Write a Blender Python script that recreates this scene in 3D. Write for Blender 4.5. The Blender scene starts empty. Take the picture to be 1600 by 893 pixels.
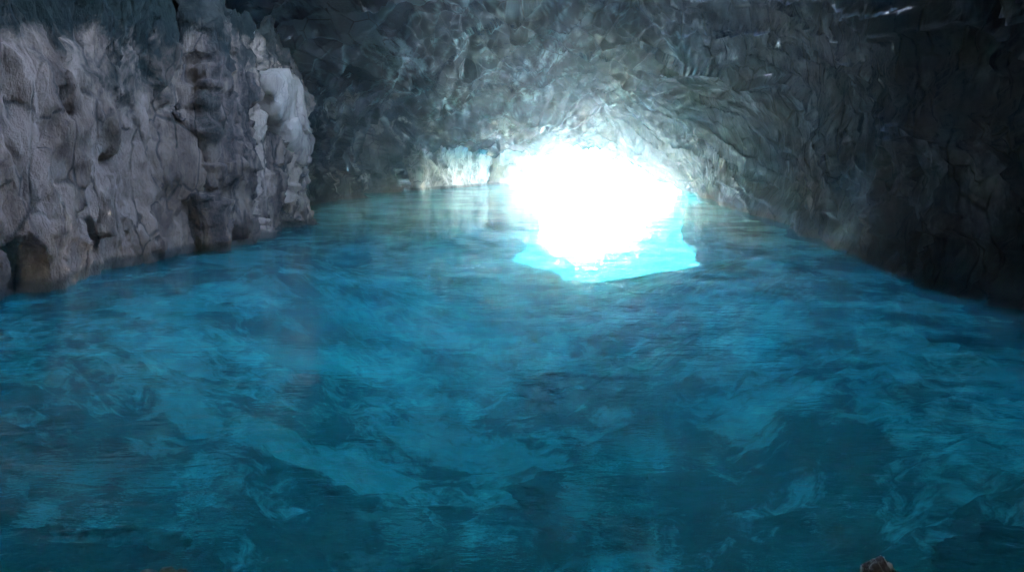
import bpy, math, random
import numpy as np
R = math.radians
random.seed(4)
scene = bpy.context.scene
COL = scene.collection

# ------------------------------------------------------------------ camera
CAM_H = 3.0
FPX, CX, CY, HOR = 1256.0, 800.0, 446.5, 250.0
PITCH = math.atan((CY - HOR) / FPX)
cam_d = bpy.data.cameras.new('camera')
cam = bpy.data.objects.new('camera', cam_d)
COL.objects.link(cam)
cam.location = (0, 0, CAM_H)
cam.rotation_euler = (math.pi / 2 - PITCH, 0, 0)
cam_d.sensor_width = 36
cam_d.lens = 36 * FPX / 1600
cam_d.clip_start = .05
cam_d.clip_end = 6000
scene.camera = cam

def ray(px, py):
    u, v = (px - CX) / FPX, -(py - CY) / FPX
    c, s = math.cos(PITCH), math.sin(PITCH)
    return np.array([u, c + v * s, -s + v * c])
def at_z(px, py, z=0.):
    r = ray(px, py); k = (z - CAM_H) / r[2]
    return np.array([0, 0, CAM_H]) + r * k
def at_y(px, py, y):
    r = ray(px, py); return np.array([0, 0, CAM_H]) + r * (y / r[1])

# ------------------------------------------------------------------ noise
_rng = np.random.RandomState(11)
_perm = _rng.permutation(256); _perm = np.concatenate([_perm, _perm, _perm])
_g = _rng.normal(size=(256, 3)); _g /= np.linalg.norm(_g, axis=1)[:, None]
def perlin(p):
    p = np.asarray(p, float)
    i = np.floor(p).astype(int); f = p - i; i &= 255
    w = f * f * f * (f * (f * 6 - 15) + 10)
    out = 0
    for dx in (0, 1):
        wx = w[:, 0] if dx else 1 - w[:, 0]
        for dy in (0, 1):
            wy = w[:, 1] if dy else 1 - w[:, 1]
            for dz in (0, 1):
                wz = w[:, 2] if dz else 1 - w[:, 2]
                h = _perm[_perm[_perm[(i[:, 0] + dx) & 255] + ((i[:, 1] + dy) & 255)] + ((i[:, 2] + dz) & 255)]
                g = _g[h]
                out = out + wx * wy * wz * (g[:, 0] * (f[:, 0] - dx) + g[:, 1] * (f[:, 1] - dy) + g[:, 2] * (f[:, 2] - dz))
    return out * 1.6
def fbm(p, scale, octaves=4, gain=.5, ridged=False):
    q = np.asarray(p, float) / scale
    a, s = 1., 0.
    for o in range(octaves):
        n = perlin(q + 17.3 * o)
        if ridged: n = 1 - 2 * np.abs(n)
        s = s + a * n
        a *= gain; q = q * 2.03
    return s
def worley(p, scale):
    q = np.asarray(p, float) / scale
    i = np.floor(q).astype(int)
    d1 = np.full(len(q), 9.); d2 = np.full(len(q), 9.); idd = np.zeros(len(q), int)
    for dx in (-1, 0, 1):
        for dy in (-1, 0, 1):
            for dz in (-1, 0, 1):
                c = i + np.array([dx, dy, dz])
                m = c & 255
                h = _perm[_perm[_perm[m[:, 0]] + m[:, 1]] + m[:, 2]]
                pt = c + .5 + .45 * _g[h]
                d = np.linalg.norm(pt - q, axis=1)
                nearer = d < d1
                d2 = np.where(nearer, d1, np.minimum(d2, d))
                idd = np.where(nearer, h, idd)
                d1 = np.where(nearer, d, d1)
    return d1, d2, idd
def facets(p, scale):
    """broken rock: every cell is a plane tilted its own way"""
    q = np.asarray(p, float) / scale
    i = np.floor(q).astype(int)
    d1 = np.full(len(q), 9.); val = np.zeros(len(q))
    for dx in (-1, 0, 1):
        for dy in (-1, 0, 1):
            for dz in (-1, 0, 1):
                c = i + np.array([dx, dy, dz]); m = c & 255
                h = _perm[_perm[_perm[m[:, 0]] + m[:, 1]] + m[:, 2]]
                v = q - (c + .5 + .45 * _g[h]); d = np.sum(v * v, 1)
                nearer = d < d1
                val = np.where(nearer, np.sum(v * _g[(h + 91) & 255], 1) + .5 * (h / 255. - .5), val)
                d1 = np.where(nearer, d, d1)
    return val
def smooth(a, b, x):
    t = np.clip((x - a) / (b - a), 0, 1); return t * t * (3 - 2 * t)
def strata(p, n, thick, warp, wscale, seed=0.):
    """ledges of tilted beds: a saw-tooth along the bed normal, each bed with its own relief"""
    n = np.array(n, float); n /= np.linalg.norm(n)
    s = (p @ n + warp * fbm(p + seed, wscale, 3)) / thick
    k = np.floor(s); f = s - k
    off = (np.sin(k * 12.9898 + seed) * 43758.5453) % 1.0
    return (off - .5) + .7 * (smooth(0, .85, f) - smooth(.85, 1., f)) - .35

def bed_tone(p, n, thick, warp, wscale, seed=0.):
    """tone of each bed (0..1) plus a pale highlight painted where its edge catches light"""
    n = np.array(n, float); n /= np.linalg.norm(n)
    s = (p @ n + warp * fbm(p + seed, wscale, 3)) / thick
    k = np.floor(s); f = s - k
    tone = np.abs(np.sin(k * 78.233 + seed * 3.1) * 43758.5453) % 1.0
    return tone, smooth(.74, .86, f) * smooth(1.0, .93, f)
# ------------------------------------------------------------------ objects
def link_mesh(name, verts, faces, mat, parent=None, normals=None, smooth_=True):
    me = bpy.data.meshes.new(name)
    verts = np.asarray(verts, np.float32); faces = np.asarray(faces, np.int32)
    me.vertices.add(len(verts)); me.vertices.foreach_set('co', verts.ravel())
    n = faces.shape[1]
    me.loops.add(faces.size); me.loops.foreach_set('vertex_index', faces.ravel())
    me.polygons.add(len(faces))
    me.polygons.foreach_set('loop_start', np.arange(0, faces.size, n, dtype=np.int32))
    me.update(calc_edges=True)
    me.polygons.foreach_set('use_smooth', np.full(len(faces), smooth_))
    if normals is not None:
        me.normals_split_custom_set_from_vertices(np.asarray(normals, np.float32))
    me.materials.append(mat)
    o = bpy.data.objects.new(name, me); COL.objects.link(o)
    if parent: o.parent = parent
    return o
def tag(o, label=None, cat=None, group=None, kind=None):
    if label: o['label'] = label
    if cat: o['category'] = cat
    if group: o['group'] = group
    if kind: o['kind'] = kind
    return o
def grid_faces(nr, nc, wrap=False):
    r = np.arange(nr - 1)[:, None]; c = np.arange(nc if wrap else nc - 1)[None, :]
    a = r * nc + c; b = r * nc + (c + 1) % nc
    return np.stack([a, b, b + nc, a + nc], -1).reshape(-1, 4)
def grid_normals(P):
    du = np.gradient(P, axis=1); dv = np.gradient(P, axis=0)
    n = np.cross(du, dv); n /= np.linalg.norm(n, axis=2)[:, :, None] + 1e-9
    return n

# ------------------------------------------------------------------ materials
class NT:
    def __init__(s, name):
        s.m = bpy.data.materials.new(name); s.m.use_nodes = True
        s.t = s.m.node_tree; s.t.nodes.clear()
        s.out = s.n('ShaderNodeOutputMaterial')
    def n(s, typ, **kw):
        nd = s.t.nodes.new(typ)
        for k, v in kw.items():
            if k in nd.inputs: s.put(nd.inputs[k], v)
            else: setattr(nd, k, v)
        return nd
    def put(s, sock, v):
        if isinstance(v, bpy.types.NodeSocket): s.t.links.new(v, sock)
        else: sock.default_value = v
    def math(s, op, a, b=None, c=None, clamp=False):
        nd = s.t.nodes.new('ShaderNodeMath'); nd.operation = op; nd.use_clamp = clamp
        for i, v in enumerate((a, b, c)):
            if v is not None: s.put(nd.inputs[i], v)
        return nd.outputs[0]
    def mix(s, f, a, b):
        nd = s.t.nodes.new('ShaderNodeMix'); nd.data_type = 'RGBA'
        s.put(nd.inputs[0], f); s.put(nd.inputs[6], a); s.put(nd.inputs[7], b)
        return nd.outputs[2]
    def ramp(s, v, lo, hi):
        nd = s.t.nodes.new('ShaderNodeMapRange'); nd.interpolation_type = 'SMOOTHSTEP'
        s.put(nd.inputs[0], v); nd.inputs[1].default_value = lo; nd.inputs[2].default_value = hi
        return nd.outputs[0]
    def coords(s, scale=(1, 1, 1), rot=(0, 0, 0), warp=0., wscale=.3):
        tc = s.t.nodes.new('ShaderNodeTexCoord')
        v = tc.outputs['Object']
        if warp:
            nz = s.noise(v, wscale, 3)
            a = s.t.nodes.new('ShaderNodeVectorMath'); a.operation = 'MULTIPLY_ADD'
            s.put(a.inputs[0], nz.outputs['Color']); a.inputs[1].default_value = (warp,) * 3; s.put(a.inputs[2], v)
            v = a.outputs[0]
        mp = s.t.nodes.new('ShaderNodeMapping'); s.put(mp.inputs[0], v)
        mp.inputs['Rotation'].default_value = rot; mp.inputs['Scale'].default_value = scale
        return mp.outputs[0]
    def noise(s, v, scale, detail=5, rough=.55, dist=0.):
        nd = s.t.nodes.new('ShaderNodeTexNoise')
        s.put(nd.inputs['Vector'], v); nd.inputs['Scale'].default_value = scale
        nd.inputs['Detail'].default_value = detail; nd.inputs['Roughness'].default_value = rough
        nd.inputs['Distortion'].default_value = dist
        return nd
    def bump(s, h, strength, dist, normal=None):
        nd = s.t.nodes.new('ShaderNodeBump'); nd.inputs['Strength'].default_value = strength
        nd.inputs['Distance'].default_value = dist; s.put(nd.inputs['Height'], h)
        if normal is not None: s.put(nd.inputs['Normal'], normal)
        return nd.outputs[0]

def rock_mat(name, pale, mid, dark, stain, scale=(1, 1, 1), rot=(0, 0, 0), pale_lo=.5, pale_hi=.62, stain_lo=.55, stain_hi=.66,
             rough=.85, bump=.5, vein=0., crack=1., cap=None, warp=.6, beds=0., spec=.1, blend=None):
    t = NT(name)
    pal = [pale, mid, dark, stain]
    if blend:        # fades into the palette of the neighbouring rock
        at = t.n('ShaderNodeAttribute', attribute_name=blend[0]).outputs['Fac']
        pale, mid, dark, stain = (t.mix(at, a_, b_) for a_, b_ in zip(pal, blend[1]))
    v = t.coords(scale, rot, warp, .35)
    iso = t.coords()
    n1 = t.noise(v, .55, 7, .62).outputs[0]
    n2 = t.noise(v, 2.1, 6, .6).outputs[0]
    n3 = t.noise(iso, .22, 5, .6, .6).outputs[0]
    n4 = t.noise(iso, 9., 6, .65).outputs[0]
    c = t.mix(t.ramp(n2, .38, .62), dark, mid)
    c = t.mix(t.ramp(n1, pale_lo, pale_hi), c, pale)
    c = t.mix(t.ramp(n3, stain_lo, stain_hi), c, stain)
    if vein:
        vv = t.noise(v, .35, 4, .6).outputs[0]
        d = t.math('ABSOLUTE', t.math('SUBTRACT', vv, .5))
        c = t.mix(t.math('MULTIPLY', t.ramp(d, .012, .0), vein), c, pale)
    c = t.mix(t.math('MULTIPLY', t.ramp(n4, .35, .7), .35), c, mid)
    if beds:
        bt = t.n('ShaderNodeAttribute', attribute_name='bed_tone').outputs['Fac']; bc = t.n('ShaderNodeAttribute', attribute_name='bed_highlight').outputs['Fac']
        c = t.mix(t.math('MULTIPLY', t.ramp(bt, .62, .30), .75 * beds), c, dark)
        c = t.mix(t.math('MULTIPLY', bc, beds * .8), c, pale)  # painted highlight, as if the bed edges caught light
    if cap:     # dark algae crust growing over the upper part
        sx = t.n('ShaderNodeSeparateXYZ'); t.put(sx.inputs[0], iso)
        hz = t.math('ADD', sx.outputs[2], t.math('MULTIPLY', t.math('SUBTRACT', t.noise(iso, .45, 7, .65, .5).outputs[0], .5), 10.))
        c = t.mix(t.ramp(hz, cap - .4, cap + 1.3), c, t.mix(t.ramp(n2, .4, .6), stain, (.014, .019, .02, 1)))
    vo = t.n('ShaderNodeTexVoronoi', feature='DISTANCE_TO_EDGE'); t.put(vo.inputs['Vector'], v); vo.inputs['Scale'].default_value = 1.3
    cr = t.ramp(vo.outputs['Distance'], 0., .06)
    msk = t.ramp(t.noise(iso, .7, 3).outputs[0], .40, .58)
    c = t.mix(t.math('MULTIPLY', t.math('MULTIPLY', t.ramp(vo.outputs['Distance'], .05, .0), msk), .75 * crack), c, (.02, .022, .024, 1))
    b = t.bump(t.noise(v, 1.6, 8, .65).outputs[0], bump, .35)
    b = t.bump(n4, bump * .8, .06, b)
    b = t.bump(cr, .5 * crack, .05, b)
    sz = t.n('ShaderNodeSeparateXYZ'); t.put(sz.inputs[0], t.n('ShaderNodeNewGeometry').outputs['Position'])
    wet = t.ramp(t.math('ADD', sz.outputs[2], t.math('MULTIPLY', n1, -.5)), .12, -.08)
    wet = t.math('MULTIPLY', wet, t.ramp(sz.outputs[2], -.9, -.45))
    c = t.mix(t.math('MULTIPLY', wet, .75), c, (.025, .03, .028, 1))
    p = t.n('ShaderNodeBsdfPrincipled'); t.put(p.inputs['Base Color'], c)
    t.put(p.inputs['Roughness'], t.math('SUBTRACT', rough, t.math('MULTIPLY', wet, .12))); p.inputs['Specular IOR Level'].default_value = spec
    t.put(p.inputs['Normal'], b)
    t.t.links.new(p.outputs[0], t.out.inputs[0])
    return t.m

def C(r, g, b): return (r, g, b, 1)
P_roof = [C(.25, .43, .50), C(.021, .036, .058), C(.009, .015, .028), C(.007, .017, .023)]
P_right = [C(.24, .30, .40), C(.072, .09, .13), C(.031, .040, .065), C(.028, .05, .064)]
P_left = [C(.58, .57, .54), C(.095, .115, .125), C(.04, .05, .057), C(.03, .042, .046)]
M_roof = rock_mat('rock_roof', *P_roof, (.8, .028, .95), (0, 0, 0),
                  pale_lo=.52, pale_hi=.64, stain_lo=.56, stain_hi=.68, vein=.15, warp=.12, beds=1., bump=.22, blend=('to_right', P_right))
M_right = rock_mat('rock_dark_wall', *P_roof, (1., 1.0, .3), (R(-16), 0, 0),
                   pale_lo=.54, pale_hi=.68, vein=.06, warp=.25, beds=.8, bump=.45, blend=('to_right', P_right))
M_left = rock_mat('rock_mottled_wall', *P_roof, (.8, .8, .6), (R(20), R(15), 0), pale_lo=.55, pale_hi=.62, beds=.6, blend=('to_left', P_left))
M_pale = rock_mat('limestone_pale', C(0.285, 0.205, 0.175), C(0.20, 0.138, 0.116), C(0.105, 0.073, 0.063), C(0.01584, 0.02304, 0.02232), (.9, .9, .3),
                  pale_lo=.47, pale_hi=.58, stain_lo=.6, stain_hi=.68, bump=1., cap=5.0)
M_flute = rock_mat('limestone_fluted', C(0.39, 0.29, 0.25), C(0.195, 0.14, 0.122), C(0.0407, 0.0333, 0.03552), C(0.037, 0.037, 0.037), (.9, .9, .15),
                   pale_lo=.5, pale_hi=.58, stain_lo=.6, stain_hi=.7, bump=1., cap=6.0)
M_slab = rock_mat('limestone_slab', C(0.405, 0.3225, 0.2925), C(0.33, 0.2587, 0.2325), C(0.225, 0.1725, 0.1575), C(0.15, 0.1275, 0.12), (1, 1, .4), bump=.5, crack=.5)
M_white = rock_mat('limestone_bleached', C(0.594, 0.54, 0.513), C(0.351, 0.324, 0.3105), C(0.135, 0.1283, 0.1215), C(0.108, 0.1013, 0.1013), (.8, .8, .45), pale_lo=.45, pale_hi=.55, stain_lo=.58)
M_shelf = rock_mat('rock_black_wet', C(0.009, 0.0084, 0.0092), C(0.003, 0.0028, 0.0032), C(0.0016, 0.0014, 0.0018), C(0.0014, 0.0018, 0.0018), (1.5, 1.5, 1.5), rough=.8, spec=.04)
M_glare = rock_mat('limestone_glare', C(.80, .74, .70), C(.66, .60, .57), C(.45, .41, .39), C(.4, .37, .36), (.8, .8, .5), crack=.5)  # pillar colour lifted to imitate the glare round the mouth
M_tip = rock_mat('rock_wet_tip', C(.75, .70, .72), C(.06, .045, .05), C(.03, .02, .025), C(.03, .02, .025), (2, 2, 2), pale_lo=.52, pale_hi=.56, rough=.3)
M_under = rock_mat('rock_weedy', C(.34, .35, .30), C(.07, .08, .07), C(.03, .036, .034), C(.02, .028, .025), (1.6, 1.6, 1.6), pale_lo=.52, pale_hi=.64, stain_lo=.5, stain_hi=.7, crack=.1)

def seabed_mat():
    t = NT('seabed_sand')
    v = t.coords((1, 1, 1), (0, 0, 0), 1.2, .6)
    wn = t.noise(t.coords((.7, 1.6, 1)), 2.6, 3, .5)
    wa = t.n('ShaderNodeVectorMath', operation='MULTIPLY_ADD'); t.put(wa.inputs[0], wn.outputs['Color']); wa.inputs[1].default_value = (.45, .2, 0); t.put(wa.inputs[2], v)
    v = wa.outputs[0]
    n1 = t.noise(v, .3, 7, .66, .4).outputs[0]
    n2 = t.noise(v, 1.3, 7, .7, .6).outputs[0]
    n3 = t.noise(v, 3.5, 5, .6).outputs[0]
    sand = t.mix(t.ramp(n3, .35, .65), C(.55, .55, .5), C(.84, .83, .78))
    weed = t.mix(t.ramp(n3, .4, .6), C(.02, .028, .026), C(.06, .07, .058))
    f = t.math('ADD', t.math('MULTIPLY', n1, .6), t.math('MULTIPLY', n2, .4))
    sy = t.n('ShaderNodeSeparateXYZ'); t.put(sy.inputs[0], t.coords())
    f = t.math('ADD', f, t.math('MULTIPLY', t.ramp(sy.outputs[1], 15., 8.), .05))      # weed tone increased towards the camera, darkening the foreground
    for px, py, r, k in ((110, 650, 2.0, -.16), (1420, 745, 2.2, -.16), (1240, 800, 1.2, -.10), (560, 740, 1.4, -.08), (1000, 715, 2.2, .14), (1400, 640, 1.9, .14), (130, 790, 1.6, .14),
                         (700, 560, 2.2, .06), (900, 555, 1.8, .08), (420, 560, 2., .05)):
        c0 = at_z(px, py, -3.0)
        vd = t.n('ShaderNodeVectorMath', operation='DISTANCE'); t.put(vd.inputs[0], v); vd.inputs[1].default_value = (float(c0[0]) + .8, float(c0[1]) + .7, -3.)
        f = t.math('ADD', f, t.math('MULTIPLY', t.ramp(vd.outputs['Value'], r * 1.25, r * .35), k))      # sand shoals and weed beds
    c = t.mix(t.ramp(f, .45, .535), sand, weed)
    p = t.n('ShaderNodeBsdfPrincipled'); t.put(p.inputs['Base Color'], c); p.inputs['Roughness'].default_value = .9
    t.put(p.inputs['Normal'], t.bump(n3, .5, .2))
    t.t.links.new(p.outputs[0], t.out.inputs[0])
    return t.m
M_seabed = seabed_mat()

def water_mat():
    t = NT('sea_water')
    a = t.noise(t.coords((.55, 1.25, 1), (0, 0, R(8)), .5, .4), .9, 4, .55, .3).outputs[0]
    b = t.noise(t.coords((.7, 1.5, 1), (0, 0, R(-14))), 3.2, 4, .55, .2).outputs[0]
    nb = t.bump(a, 1., .009)
    nb = t.bump(b, .8, .007, nb)
    nw = t.bump(b, 1., .05, t.bump(a, 1., .12))
    fr = t.n('ShaderNodeFresnel'); fr.inputs['IOR'].default_value = 1.333; t.put(fr.inputs['Normal'], nw)
    gl = t.n('ShaderNodeBsdfGlossy'); gl.inputs['Roughness'].default_value = .02; gl.inputs['Color'].default_value = (1, 1, 1, 1)
    t.put(gl.inputs['Normal'], nb)
    tr = t.n('ShaderNodeBsdfTransparent'); tr.inputs['Color'].default_value = C(.18, .92, .98)
    df = t.n('ShaderNodeBsdfDiffuse'); df.inputs['Color'].default_value = C(.02, .48, .66)
    t.put(df.inputs['Normal'], nw)
    rf = t.n('ShaderNodeBsdfRefraction'); rf.inputs['Color'].default_value = C(.20, .92, .98); rf.inputs['IOR'].default_value = 1.333; rf.inputs['Roughness'].default_value = .03
    t.put(rf.inputs['Normal'], t.bump(b, 1., .02, t.bump(a, 1., .045)))
    m0 = t.n('ShaderNodeMixShader'); m0.inputs[0].default_value = .55
    t.t.links.new(tr.outputs[0], m0.inputs[1]); t.t.links.new(rf.outputs[0], m0.inputs[2])
    m1 = t.n('ShaderNodeMixShader'); m1.inputs[0].default_value = .14
    t.t.links.new(m0.outputs[0], m1.inputs[1]); t.t.links.new(df.outputs[0], m1.inputs[2])
    m2 = t.n('ShaderNodeMixShader'); t.put(m2.inputs[0], t.math('MULTIPLY', fr.outputs[0], .5))
    t.t.links.new(m1.outputs[0], m2.inputs[1]); t.t.links.new(gl.outputs[0], m2.inputs[2])
    t.t.links.new(m2.outputs[0], t.out.inputs[0])
    return t.m
M_water = water_mat()

# ------------------------------------------------------------------ cave shell
KY = [-24, -17, -10, 0, 8, 15.2, 19.3, 25, 31.5, 38, 48, 62, 75, 85, 95, 105, 110]
XR = [3, 8, 9.5, 9.4, 9.3, 9.7, 10.0, 10.7, 11.5, 12.4, 13.8, 15.0, 15.8, 16.4, 17.0, 17.6, 18.2]
XL = [-3, -9, -11, -12, -12.5, -13, -13.5, -14., -14.5, -15, -14, -12.2, -10.8, -10., -7, .5, 2]
HH = [2.5, 6.5, 8.5, 9.3, 9.6, 11., 12.3, 12.3, 9.2, 9.1, 8.9, 8.7, 8.3, 6.5, 5.0, 4.1, 4.2]  # roof raised out of frame to hide the added skylight
EX = [2, 2, 2.1, 2.2, 2.2, 2.2, 2.2, 2.2, 2.2, 2.2, 2.2, 2.2, 2.15, 1.9, 1.75, 1.7, 1.7]
def build_shell():
    ys = [-24.]
    while ys[-1] < 110: ys.append(ys[-1] + (.22 if ys[-1] < 12 else .14 + .0022 * max(0, ys[-1] - 12)))
    ys = np.array(ys)
    xl, xr, H, ex = (np.interp(ys, KY, a) for a in (XL, XR, HH, EX))
    ker = np.hanning(15); ker /= ker.sum()
    sm = lambda a: np.convolve(np.pad(a, 7, mode='edge'), ker, 'valid')
    xl, xr, H, ex = sm(xl), sm(xr), sm(H), sm(ex)
    NA, NU = 300, 40
    exr = ex - .7 * smooth(45, 105, ys); exl = ex + .9 * smooth(40, 60, ys)
    th = np.linspace(math.pi, 0, NA)
    ct, st = np.cos(th), np.sin(th)
    cols_x, cols_z, ang = [], [], []
    for k in range(NU):
        cols_x.append(xl - .5 * (1 - k / NU)); cols_z.append(np.full_like(ys, -8 * (1 - k / NU))); ang.append(np.full_like(ys, math.pi))
    xc, w = (xl + xr) / 2, (xr - xl) / 2
    for j in range(NA):
        cols_x.append(xc + w * np.sign(ct[j]) * np.abs(ct[j]) ** (2 / (exr if ct[j] > 0 else exl))); cols_z.append(H * np.abs(st[j]) ** (2 / (exr if ct[j] > 0 else exl))); ang.append(np.full_like(ys, th[j]))
    for k in range(1, NU + 1):
        cols_x.append(xr + .5 * k / NU); cols_z.append(np.full_like(ys, -8 * k / NU)); ang.append(np.zeros_like(ys))
    X = np.stack(cols_x, 1); Z = np.stack(cols_z, 1); A = np.stack(ang, 1)
    Y = np.repeat(ys[:, None], X.shape[1], 1)
    Y = Y - 25 * smooth(-2, 13, X) * smooth(58, 108, Y)      # the roof is cut back further on the open side
    P = np.stack([X, Y, Z], -1)
    # outer cliff: the last rows flare out round the mouth
    last = P[-1]; ext = []
    ctr = np.array([8., 0., 0])
    for k, (s, dy) in enumerate([(1.05, .4), (1.12, .7), (1.25, 1.0), (1.5, 1.4)]):
        q = ctr + (last - ctr) * np.array([s, 1, s]); q[:, 1] = last[:, 1] + dy
        q[:, 2] = np.where(last[:, 2] < 0, last[:, 2], q[:, 2]); ext.append(q)
    P = np.concatenate([P] + [e[None] for e in ext]); A = np.concatenate([A, np.repeat(A[-1:], len(ext), 0)])
    nr, nc = P.shape[:2]
    N = grid_normals(P)
    ctrs = np.stack([np.repeat(np.interp(P[:, 0, 1], ys, xc)[:, None], nc, 1), P[..., 1], np.full((nr, nc), 2.)], -1)
    flip = np.sign(np.sum(N * (P - ctrs), -1, keepdims=True)); N = N * np.where(flip == 0, 1, flip)   # points outwards, into the rock
    p = P.reshape(-1, 3); n = N.reshape(-1, 3); a = A.reshape(-1)
    right = smooth(1.45, .9, a); left = smooth(2.0, 2.5, a); top = 1 - right - left
    d = 1.1 * fbm(p, 11, 3) + .45 * fbm(p + 50, 3.6, 3)
    lw = p * np.array([1, .14, 1])
    fw = p + .9 * np.stack([fbm(lw + 31, 6, 3), fbm(lw + 63, 6, 3), fbm(lw + 97, 6, 3)], 1)      # warped space for the bedding
    near = .10 + .90 * smooth(40, 16, p[:, 1])       # the far rock is worn smoother by the swell
    # bedded ledges sweeping along the cave towards the mouth
    d += top * (.75 * strata(fw, (-.55, -.12, .85), 1.7, .5, 9, 1.) + .35 * near * strata(fw, (-.5, -.16, .9), .55, .3, 4, 2.))
    d += right * (.60 - .35 * smooth(32, 22, p[:, 1])) / .60 * (.60 * strata(fw, (.45, -.36, 1.), 1.25, .5, 6, 3.) + .28 * near * strata(fw, (.4, -.45, .8), .42, .25, 3, 4.))
    d += left * (.55 * strata(fw, (.2, .5, .9), 1.6, .8, 5, 5.))
    st = fw * np.array([1, .035, 1.])
    d += (top + .5 * right) * (.34 * fbm(st, 1.7, 3, .5, True) * .6 + .12 * fbm(st + 9, .6, 2))
    # joints and broken blocks
    d1, d2, idd = worley(fw * np.array([1, .45, 1.1]), 2.4)
    d += (.10 + .25 * left) * ((idd / 255.) - .5) + .10 * near * (1 - smooth(0, .10, d2 - d1))
    dip = fw.copy(); ca, sa = math.cos(R(24)), math.sin(R(24))
    dip[:, 1] = (fw[:, 1] * ca + fw[:, 2] * sa) * .12; dip[:, 2] = -fw[:, 1] * sa + fw[:, 2] * ca      # along the dip of the beds
    d += top * near * (.60 * facets(fw * np.array([1, .05, 1.1]), 1.9) + .16 * facets(fw * np.array([1, .06, 1.]) + 5, .7))
    d += right * near * smooth(2., 5., p[:, 2]) * (.60 * facets(dip, 1.8) + .26 * facets(dip + 5, .7))
    d += left * (.4 + .6 * near) * (.60 * facets(fw * np.array([1, .7, 1.1]), 2.1) + .22 * facets(fw + 5, .75))
    # vertical flutes on the lower right wall
    fl = p * np.array([1, 1, .14]); fl[:, 1] += .35 * p[:, 2]
    d += right * near * smooth(6.0, 3.5, p[:, 2]) * (.30 * fbm(fl, .9, 4, .55) + .42 * facets(fl * np.array([1, 1, 1.3]), 1.1) + .2 * facets(fl + 3, .45))
    d += .10 * near * fbm(p, .8, 3, .6)
    # colour of the beds and their painted edge highlights, carried to the material as attributes
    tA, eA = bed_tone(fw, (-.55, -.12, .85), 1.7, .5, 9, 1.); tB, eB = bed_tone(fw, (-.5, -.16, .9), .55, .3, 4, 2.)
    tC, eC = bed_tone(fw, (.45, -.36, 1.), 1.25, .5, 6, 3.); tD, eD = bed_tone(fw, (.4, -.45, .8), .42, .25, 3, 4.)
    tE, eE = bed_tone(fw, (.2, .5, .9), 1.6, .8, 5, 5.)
    brk = smooth(-.1, .5, fbm(p + 77, 2.6, 4))       # painted highlights come and go along an edge
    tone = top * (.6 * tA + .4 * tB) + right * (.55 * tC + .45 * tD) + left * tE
    highlight = brk * (top * np.maximum(eA, .6 * eB) + right * .3 * smooth(20, 34, p[:, 1]) * np.maximum(eC, .7 * eD) + left * .8 * eE)
    sp = .35 * fbm(p + 41, 4, 4)
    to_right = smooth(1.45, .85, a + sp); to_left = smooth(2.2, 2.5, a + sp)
    # roof steps: the lip in front of the mouth, and a sunken dark panel in the ceiling
    lip = p[:, 1] - 74 - 3.0 * ((p[:, 0] - 6) / 10.) ** 2 + 1.2 * fbm(p, 5, 2)
    d -= top * 1.1 * smooth(-1.0, .4, lip) * smooth(16, 6, lip)
    inside = smooth(-1.2, .4, p[:, 0] + 5.5 - .02 * p[:, 1] + .9 * fbm(p, 5, 3)) * smooth(1.0, -1.5, p[:, 0] - 7.5 - .05 * p[:, 1] + .9 * fbm(p + 9, 5, 3))
    d += top * .8 * inside * smooth(20, 24, p[:, 1]) * smooth(0, -1.5, lip)
    # long ledge on the left part of the roof
    lg = p[:, 1] - 35.5 + .10 * (p[:, 0] + 9) + .5 * fbm(p + 3, 4, 3)
    on = smooth(1.35, 1.6, a) * smooth(2.75, 2.5, a)
    d += on * 1.0 * smooth(.35, -.25, lg)
    highlight = np.maximum(highlight, on * smooth(.9, .3, np.abs(lg - .1)) * smooth(-.5, .1, fbm(p + 21, 1.5, 3)))  # long ledge gets the same painted edge highlight
    # niche in the far left wall
    d += left * 4.5 * np.exp(-((p[:, 1] - 71) / 4.2) ** 4) * smooth(7.2, 6.4, p[:, 2])
    d *= 1 - .3 * right * smooth(1.6, .2, p[:, 2])
    d = np.clip(d, -2.3, 5)
    d = d * smooth(-24, -20, p[:, 1]) if False else d
    q = (p + n * d[:, None]).reshape(nr, nc, 3)
    VN = -grid_normals(q)
    s2 = np.sum(VN * (q - ctrs), -1, keepdims=True); VN = np.where(np.mean(s2) > 0, -VN, VN)
    F = grid_faces(nr, nc)
    fc = q.reshape(-1, 3)[F].mean(1); fa = a[F].mean(1)
    e = .22 * fbm(fc, 5, 3)
    part = np.where(fa + e < .95, 0, np.where(fa + e > 2.25, 2, 1))
    # added skylight: unseen roof hole above the frame, put in to light the cave
    hole = ((fc[:, 1] - 20.4) / 3.3) ** 2 + ((fc[:, 0] - 1.6) / 6.2) ** 2 + .4 * fbm(fc, 2, 3) < 1
    hole &= (fc[:, 2] > 10.3) & (fc[:, 1] < 23)
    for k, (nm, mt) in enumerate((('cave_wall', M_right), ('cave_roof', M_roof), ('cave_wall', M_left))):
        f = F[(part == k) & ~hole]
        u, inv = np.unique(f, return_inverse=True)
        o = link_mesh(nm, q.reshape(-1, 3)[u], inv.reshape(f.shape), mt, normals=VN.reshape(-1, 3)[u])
        for an, av in (('bed_tone', tone), ('bed_highlight', highlight), ('to_right', to_right), ('to_left', to_left)):
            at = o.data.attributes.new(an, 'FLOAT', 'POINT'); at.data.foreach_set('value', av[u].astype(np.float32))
        tag(o, ('dark streaked rock wall of the cave sloping into the water on the open side', 'bluish ledged rock roof of the cave arching over the water',
                'mottled rock wall of the cave set back behind the pale buttresses')[k], ('cave wall', 'cave roof', 'cave wall')[k], kind='structure')
build_shell()

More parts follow.
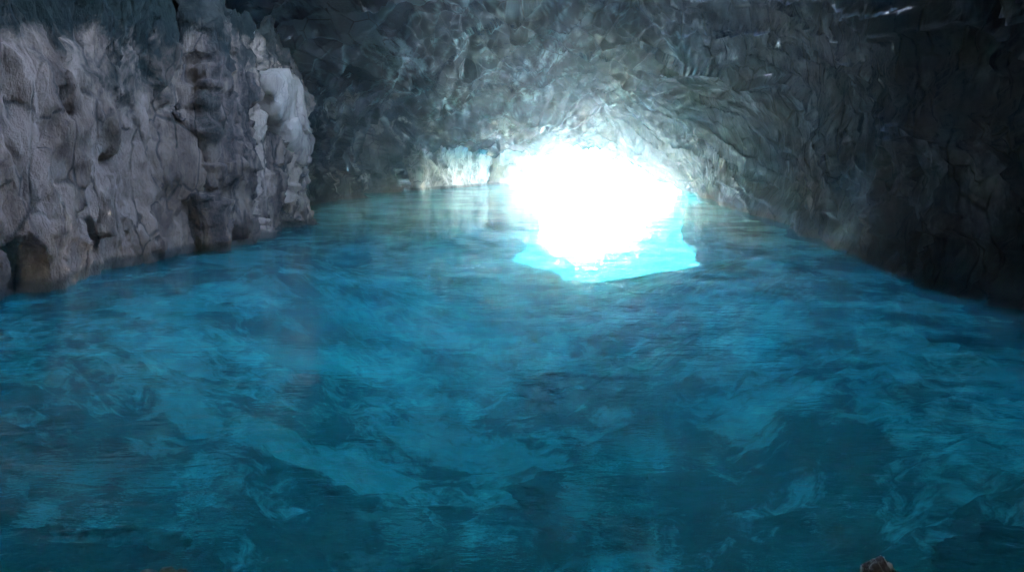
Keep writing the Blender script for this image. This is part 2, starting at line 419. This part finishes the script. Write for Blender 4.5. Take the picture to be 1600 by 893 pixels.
# ------------------------------------------------------------------ rock masses
def loop_points(pts, n):
    pts = np.array(pts, float); m = len(pts)
    out = []
    for i in range(m):      # Catmull-Rom round the loop
        p0, p1, p2, p3 = pts[i - 1], pts[i], pts[(i + 1) % m], pts[(i + 2) % m]
        for t in np.linspace(0, 1, 40, endpoint=False):
            out.append(.5 * (2 * p1 + (p2 - p0) * t + (2 * p0 - 5 * p1 + 4 * p2 - p3) * t * t + (3 * p1 - p0 - 3 * p2 + p3) * t ** 3))
    out = np.array(out); cl = np.vstack([out, out[:1]])
    s = np.concatenate([[0], np.cumsum(np.linalg.norm(np.diff(cl, axis=0), axis=1))])
    t = np.linspace(0, s[-1], n, endpoint=False)
    return np.stack([np.interp(t, s, cl[:, k]) for k in range(cl.shape[1])], 1)
def rock_mass(outline, z0, res, relief, cap=.35, lean=(0, 0), shrink=.16):
    """outline rows: x, y, top height. A wall of rock rising from z0 to the local top, then closing over."""
    o = np.array(outline, float)
    per = np.sum(np.linalg.norm(np.diff(np.vstack([o, o[:1]])[:, :2], axis=0), axis=1))
    n = int(per / res); L = loop_points(o, n)
    ctr = L[:, :2].mean(0)
    hmax = L[:, 2].max(); rows = int((hmax - z0) / res); capr = max(8, int(1.2 / res))
    P = []
    for i in range(rows + capr):
        if i < rows:
            t = i / (rows - 1); z = z0 + (L[:, 2] - z0) * t
            k = 1 - shrink * smooth(.6, 1, t) ** 1.5
            xy = ctr + (L[:, :2] - ctr) * k
        else:
            t = (i - rows + 1) / capr
            xy = ctr + (L[:, :2] - ctr) * (1 - shrink) * (1 - t) ** .9
            z = L[:, 2] + cap * np.sin(t * math.pi / 2)
        xy = xy + np.array(lean) * (z[:, None] - 0)
        P.append(np.column_stack([xy, z]))
    P = np.array(P)
    Pw = np.concatenate([P[:, -2:], P, P[:, :2]], 1)
    N = grid_normals(Pw)[:, 2:-2]
    c3 = np.array([ctr[0], ctr[1], 0]); out = (P - c3); out[..., 2] = np.where(np.arange(len(P))[:, None] >= rows, 5, 0)
    N = N * np.where(np.sum(N * out, -1, keepdims=True) < 0, -1, 1)
    p = P.reshape(-1, 3); nn = N.reshape(-1, 3)
    tops = np.repeat(np.clip((np.arange(len(P)) - rows * .8) / (rows * .2), 0, 1)[:, None], P.shape[1], 1).reshape(-1)
    q = p + nn * (relief(p) * (1 - .65 * tops))[:, None]
    return q, grid_faces(P.shape[0], P.shape[1], True)

def relief_pale(p):
    w = p + .35 * np.stack([fbm(p + 31, 2.5, 3), fbm(p + 63, 2.5, 3), fbm(p + 97, 2.5, 3)], 1)
    v = w * np.array([1, 1, .3])
    d = .55 * fbm(p, 4.5, 3) + .34 * fbm(v, 1.5, 4, .55, True) * .6 + .10 * fbm(v + 7, .5, 3)
    d += .62 * facets(w * np.array([1, 1, .45]), 2.5) + .17 * facets(w * np.array([1, 1, .5]) + 3, .7)
    d1, d2, idd = worley(w * np.array([1, 1, .45]), 1.9)
    d -= .28 * (1 - smooth(0, .09, d2 - d1)) * smooth(.35, .6, .5 + .5 * fbm(p + 11, 2., 2))
    d += .06 * fbm(p, .4, 3)
    return d
def relief_flute(p):
    w = p + .3 * np.stack([fbm(p + 31, 2.5, 3), fbm(p + 63, 2.5, 3), fbm(p + 97, 2.5, 3)], 1)
    v = w * np.array([1, 1, .15])
    low = smooth(3.4, 1.4, p[:, 2])
    d = .45 * fbm(p, 4, 3) + (.75 - .35 * low) * fbm(v, 1.0, 4, .55, True) * .6 + .24 * fbm(v + 7, .42, 3)
    d += (.30 + .35 * low) * facets(w * np.array([1, 1, .6]), 1.2) + .20 * facets(w * np.array([1, 1, .7]) + 3, .5)
    d += .05 * fbm(p, .3, 3)
    return d
def relief_far(p):
    v = p * np.array([1, 1, .8])
    d1, d2, idd = worley(v, 1.7)
    return .7 * fbm(p, 4, 3) + .22 * fbm(v, 1.6, 4, .55, True) * .6 + .45 * facets(v, 2.) + .18 * facets(v + 3, .8)

W = at_z
def wl(px, py, h): a = W(px, py); return (a[0], a[1], h)
q, f = rock_mass([(-15.5, 10.5, 9.), (-12.3, 12.6, 9.), wl(-60, 490, 9.), wl(40, 462, 9.2), wl(110, 443, 9.6), wl(200, 420, 9.8), wl(260, 405, 9.6), wl(300, 393, 9.),
                  (-11.9, 27.4, 9.), (-15.5, 27.6, 9.5), (-17, 20, 9.5)], -6, .085, relief_pale, shrink=.06)
tag(link_mesh('rock_buttress', q, f, M_pale), 'broad pale grey limestone buttress with cracked vertical face, wider of the two by the water', 'rock face')
q, f = rock_mass([(-12.4, 27.6, 9), wl(330, 392, 9.6), wl(372, 378, 9.8), wl(420, 364, 9.4), wl(468, 350, 8.2), (-10.7, 39.2, 8.), (-15, 40, 8), (-17, 33, 9), (-15.5, 28, 9)],
                 -6, .085, relief_flute, shrink=.06)
butt = tag(link_mesh('rock_buttress', q, f, M_flute), 'narrower fluted limestone buttress carrying a smooth pale leaning slab', 'rock face')

def slab(parent, outline, y_of, off, mat):
    # smooth leaning plate standing proud of the buttress: outline on the face plane, its own thickness
    o = np.array(outline, float); L = loop_points(o, 96); c = L.mean(0)
    a, b = L[0], L[48]; nrm = np.cross(L[24] - c, L[0] - c); nrm /= np.linalg.norm(nrm)
    if nrm[0] < 0: nrm = -nrm
    P = []
    for k, r in enumerate(np.concatenate([[1.0, 1.0], np.linspace(1, .02, 26)])):
        q = c + (L - c) * r
        h = -1.2 if k == 0 else (-.5 if k == 1 else .30 * (1 - r ** 5))
        h = h + off
        P.append(q + nrm * h)
    P = np.array(P); p = P.reshape(-1, 3)
    d = .35 * facets(p * np.array([1, 1, .6]), 1.3) + .12 * fbm(p, 1.4, 4) + .06 * fbm(p * np.array([1, 1, .5]), .5, 3)
    edge = p + (.25 * fbm(p + 5, .9, 3))[:, None] * np.array([0, .5, .5])
    p = edge + nrm * d[:, None]
    return tag(link_mesh('rock_slab', p, grid_faces(P.shape[0], 96, True), mat, parent), 'smooth pale slab leaning on the fluted rock')
w0, w1 = W(372, 378), W(468, 350)
def on_face(px, py):
    r = ray(px, py); k = (w1[0] - w0[0]) / (w1[1] - w0[1])      # x = w0x + k (y - w0y)
    t = (w0[0] - k * w0[1]) / (r[0] - k * r[1])
    return np.array([0, 0, CAM_H]) + r * t
slab(butt, [on_face(*a) for a in ((380, 120), (402, 108), (424, 128), (434, 165), (448, 215), (449, 250), (434, 258), (419, 232), (400, 186), (386, 150))], None, 1.05, M_slab)

def boulder(name, c, r, seed, mat, sub=6, flat=.35, rough=1.5, rz=0):
    import bmesh
    bm = bmesh.new(); bmesh.ops.create_icosphere(bm, subdivisions=sub, radius=1)
    V = np.array([v.co[:] for v in bm.verts]); F = np.array([[v.index for v in fc.verts] for fc in bm.faces]); bm.free()
    s = V + seed * 7.7
    d1, d2, idd = worley(s, .8)
    k = 1 + rough * (.26 * fbm(s, 1.1, 6, .58) + .16 * (idd / 255. - .5) + .05 * fbm(s, .25, 3))
    Q = V * k[:, None]
    Q[:, 2] = np.where(Q[:, 2] > flat, flat + (Q[:, 2] - flat) * .45, Q[:, 2])
    Q = Q * np.array(r)
    ca, sa = math.cos(rz), math.sin(rz)
    Q = np.column_stack([Q[:, 0] * ca - Q[:, 1] * sa, Q[:, 0] * sa + Q[:, 1] * ca, Q[:, 2]])
    o = link_mesh(name, Q, F, mat); o.location = c
    return o

# far left outcrop, the bleached one beyond the niche, and the pillar at the mouth
a, b = W(655, 297), W(785, 283)
q, f = rock_mass([(a[0] - .2, a[1] - 1, 5.0), (a[0] + .6, a[1] + .6, 5.0), (-6.6, 88, 7.4), (-3.4, 97, 8.4), (-4.2, 101, 8.4), (-9, 98, 8), (-12, 86, 6.5)], -6, .16, relief_far)
tag(link_mesh('rock_outcrop', q, f, M_white), 'bleached cream rock outcrop low on the far wall beside the dark niche', 'rock outcrop')
q, f = rock_mass([(-1.2, 98.5, 6.5), (.6, 97.6, 6.6), (2.6, 98.6, 6.4), (3.4, 102, 6.2), (1, 104.2, 6.4), (-3, 103, 6.4)], -6, .16, relief_far)
tag(link_mesh('rock_pillar', q, f, M_glare), 'pale rock pillar standing at the edge of the bright cave mouth', 'rock pillar')

# ------------------------------------------------------------------ seabed and water
def persp_rows(y0, y1, k, dmin):
    ys = [y0]
    while ys[-1] < y1: ys.append(ys[-1] + max(dmin, k * abs(ys[-1])))
    return np.array(ys)
def sheet(name, ys, xs, zf, mat):
    X, Y = np.meshgrid(xs, ys); p = np.column_stack([X.ravel(), Y.ravel(), np.zeros(X.size)])
    p[:, 2] = zf(p)
    return link_mesh(name, p, grid_faces(len(ys), len(xs)), mat)
ys = np.concatenate([np.arange(-26, 40, .2), np.arange(40, 125, .6), np.geomspace(126, 1500, 20)])
xs = np.concatenate([-np.geomspace(1500, 31, 14), np.arange(-30, 30, .25), np.geomspace(31, 1500, 14)])
def bed_z(p):
    v = p.copy()
    z = -3.4 - .035 * np.clip(p[:, 1] - 6, 0, 60) + (.2 + .8 * smooth(44, 26, p[:, 1])) * (.7 * fbm(v, 6, 3) + .25 * fbm(v, 1.6, 3, .5, True) + .06 * fbm(v, .5, 2))
    z += 1.3 * smooth(9, 3, p[:, 1])
    wall_l = np.where((p[:, 1] > 11) & (p[:, 1] < 39), -10.6, np.interp(p[:, 1], KY, XL))
    dw = np.minimum(p[:, 0] - wall_l, np.interp(p[:, 1], KY, XR) - p[:, 0])
    z += 2.6 * smooth(9.5, .3, dw) * smooth(62, 40, p[:, 1])      # fallen rubble and sand banked against the walls
    return np.clip(z, -9, -.75)
tag(sheet('seabed', ys, xs, bed_z, M_seabed), 'pale sandy seabed with dark weedy patches under the clear blue water', 'seabed', kind='structure')
ysw = np.concatenate([np.arange(-26, 2, .5), persp_rows(2, 130, .006, .03), np.geomspace(131, 1500, 20)])
xsw = np.concatenate([-np.geomspace(1500, 31, 14), np.arange(-30, 30, .12), np.geomspace(31, 1500, 14)])
def wave_z(p):
    return .0045 * fbm(p * np.array([.6, 1.2, 1]), 2.2, 2) + .0013 * fbm(p * np.array([.6, 1.3, 1]) + 40, .7, 2)
tag(sheet('water', ysw, xsw, wave_z, M_water), 'rippled clear turquoise sea water filling the cave floor', 'water', kind='structure')

# submerged and emerging boulders
def sub(px, py, z, r, seed, rz, label, top=False, mat=None):
    c = W(px, py, z)
    o = boulder('boulder', (c[0], c[1], z - (.42 if z < -1 else .2)), r, seed, mat or M_under, rz=rz)
    return tag(o, label, 'boulder', 'boulders under and at the edge of the water')
sub(1385, 660, -2.3, (1.5, 1.0, 0.54), 1, .1, 'dark oval boulder under water toward the streaked wall')
sub(1000, 740, -2.4, (1.7, 1.3, 0.48), 2, .3, 'large dark boulder under water in the middle of the pool')
sub(885, 565, -3.2, (1.7, 1.2, 0.42), 3, .2, 'small dim boulder under water nearer the bright mouth')
sub(150, 770, -2.0, (1.5, .9, 0.60), 4, -.2, 'big dark square boulder under water before the broad buttress')
sub(600, 800, -2.3, (.8, 1.0, 0.30), 5, .6, 'narrow dark boulder under water between two pale sand patches')
sub(1600, 870, -.32, (.85, .5, .5), 6, .3, 'black rock shelf just under the surface beside the white-tipped rock', mat=M_shelf)
sub(1380, 908, .20, (.15, .14, .50), 7, .3, 'little dark rock with a white wet tip breaking the surface', mat=M_tip)
sub(70, 890, -.32, (.8, .45, .5), 8, .1, 'black rock shelf just under the surface beside the brown rock tip', mat=M_shelf)
sub(258, 908, .24, (.18, .16, .42), 9, .4, 'small brown rock tip breaking the surface')

# ------------------------------------------------------------------ haze
def haze():
    x0, x1, y0, y1, z0, z1 = -1520, 1520, -45, 1520, -11, 14
    v = [(x, y, z) for z in (z0, z1) for y in (y0, y1) for x in (x0, x1)]
    f = [(0, 2, 3, 1), (4, 5, 7, 6), (0, 1, 5, 4), (2, 6, 7, 3), (0, 4, 6, 2), (1, 3, 7, 5)]
    t = NT('haze_air')
    p = t.n('ShaderNodeVolumePrincipled'); p.inputs['Color'].default_value = C(.52, .77, 1.)
    p.inputs['Density'].default_value = .0014; p.inputs['Anisotropy'].default_value = .84
    t.t.links.new(p.outputs[0], t.out.inputs['Volume'])
    tag(link_mesh('haze', v, f, t.m, smooth_=False), 'thin bluish sea haze filling the cave air', 'haze', kind='stuff')
haze()

# ------------------------------------------------------------------ light
SUN_EL, SUN_AZ = R(14.5), R(6)         # azimuth measured from +Y towards +X
w = bpy.data.worlds.new('World'); scene.world = w; w.use_nodes = True
nt = w.node_tree; bg = nt.nodes['Background']
sky = nt.nodes.new('ShaderNodeTexSky'); sky.sky_type = 'NISHITA'; sky.sun_disc = False
sky.sun_elevation = SUN_EL; sky.sun_rotation = SUN_AZ
nt.links.new(sky.outputs[0], bg.inputs[0]); bg.inputs[1].default_value = .15
ld = bpy.data.lights.new('sun', 'SUN'); ld.energy = 4; ld.angle = R(.6); ld.color = (1, .95, .88)
lo = bpy.data.objects.new('sun', ld); COL.objects.link(lo)
lo.rotation_euler = (math.pi / 2 - SUN_EL, 0, math.pi - SUN_AZ)

scene.view_settings.view_transform = 'Standard'
scene.view_settings.look = 'None'
scene.view_settings.gamma = 1
scene.view_settings.exposure = 6.5
cy = scene.cycles
cy.max_bounces = 7; cy.diffuse_bounces = 4; cy.glossy_bounces = 3; cy.transmission_bounces = 2; cy.transparent_max_bounces = 8; cy.volume_bounces = 1
cy.sample_clamp_indirect = 8; cy.caustics_reflective = False; cy.caustics_refractive = False
cy.use_denoising = True
cy.use_adaptive_sampling = True; cy.adaptive_threshold = .02
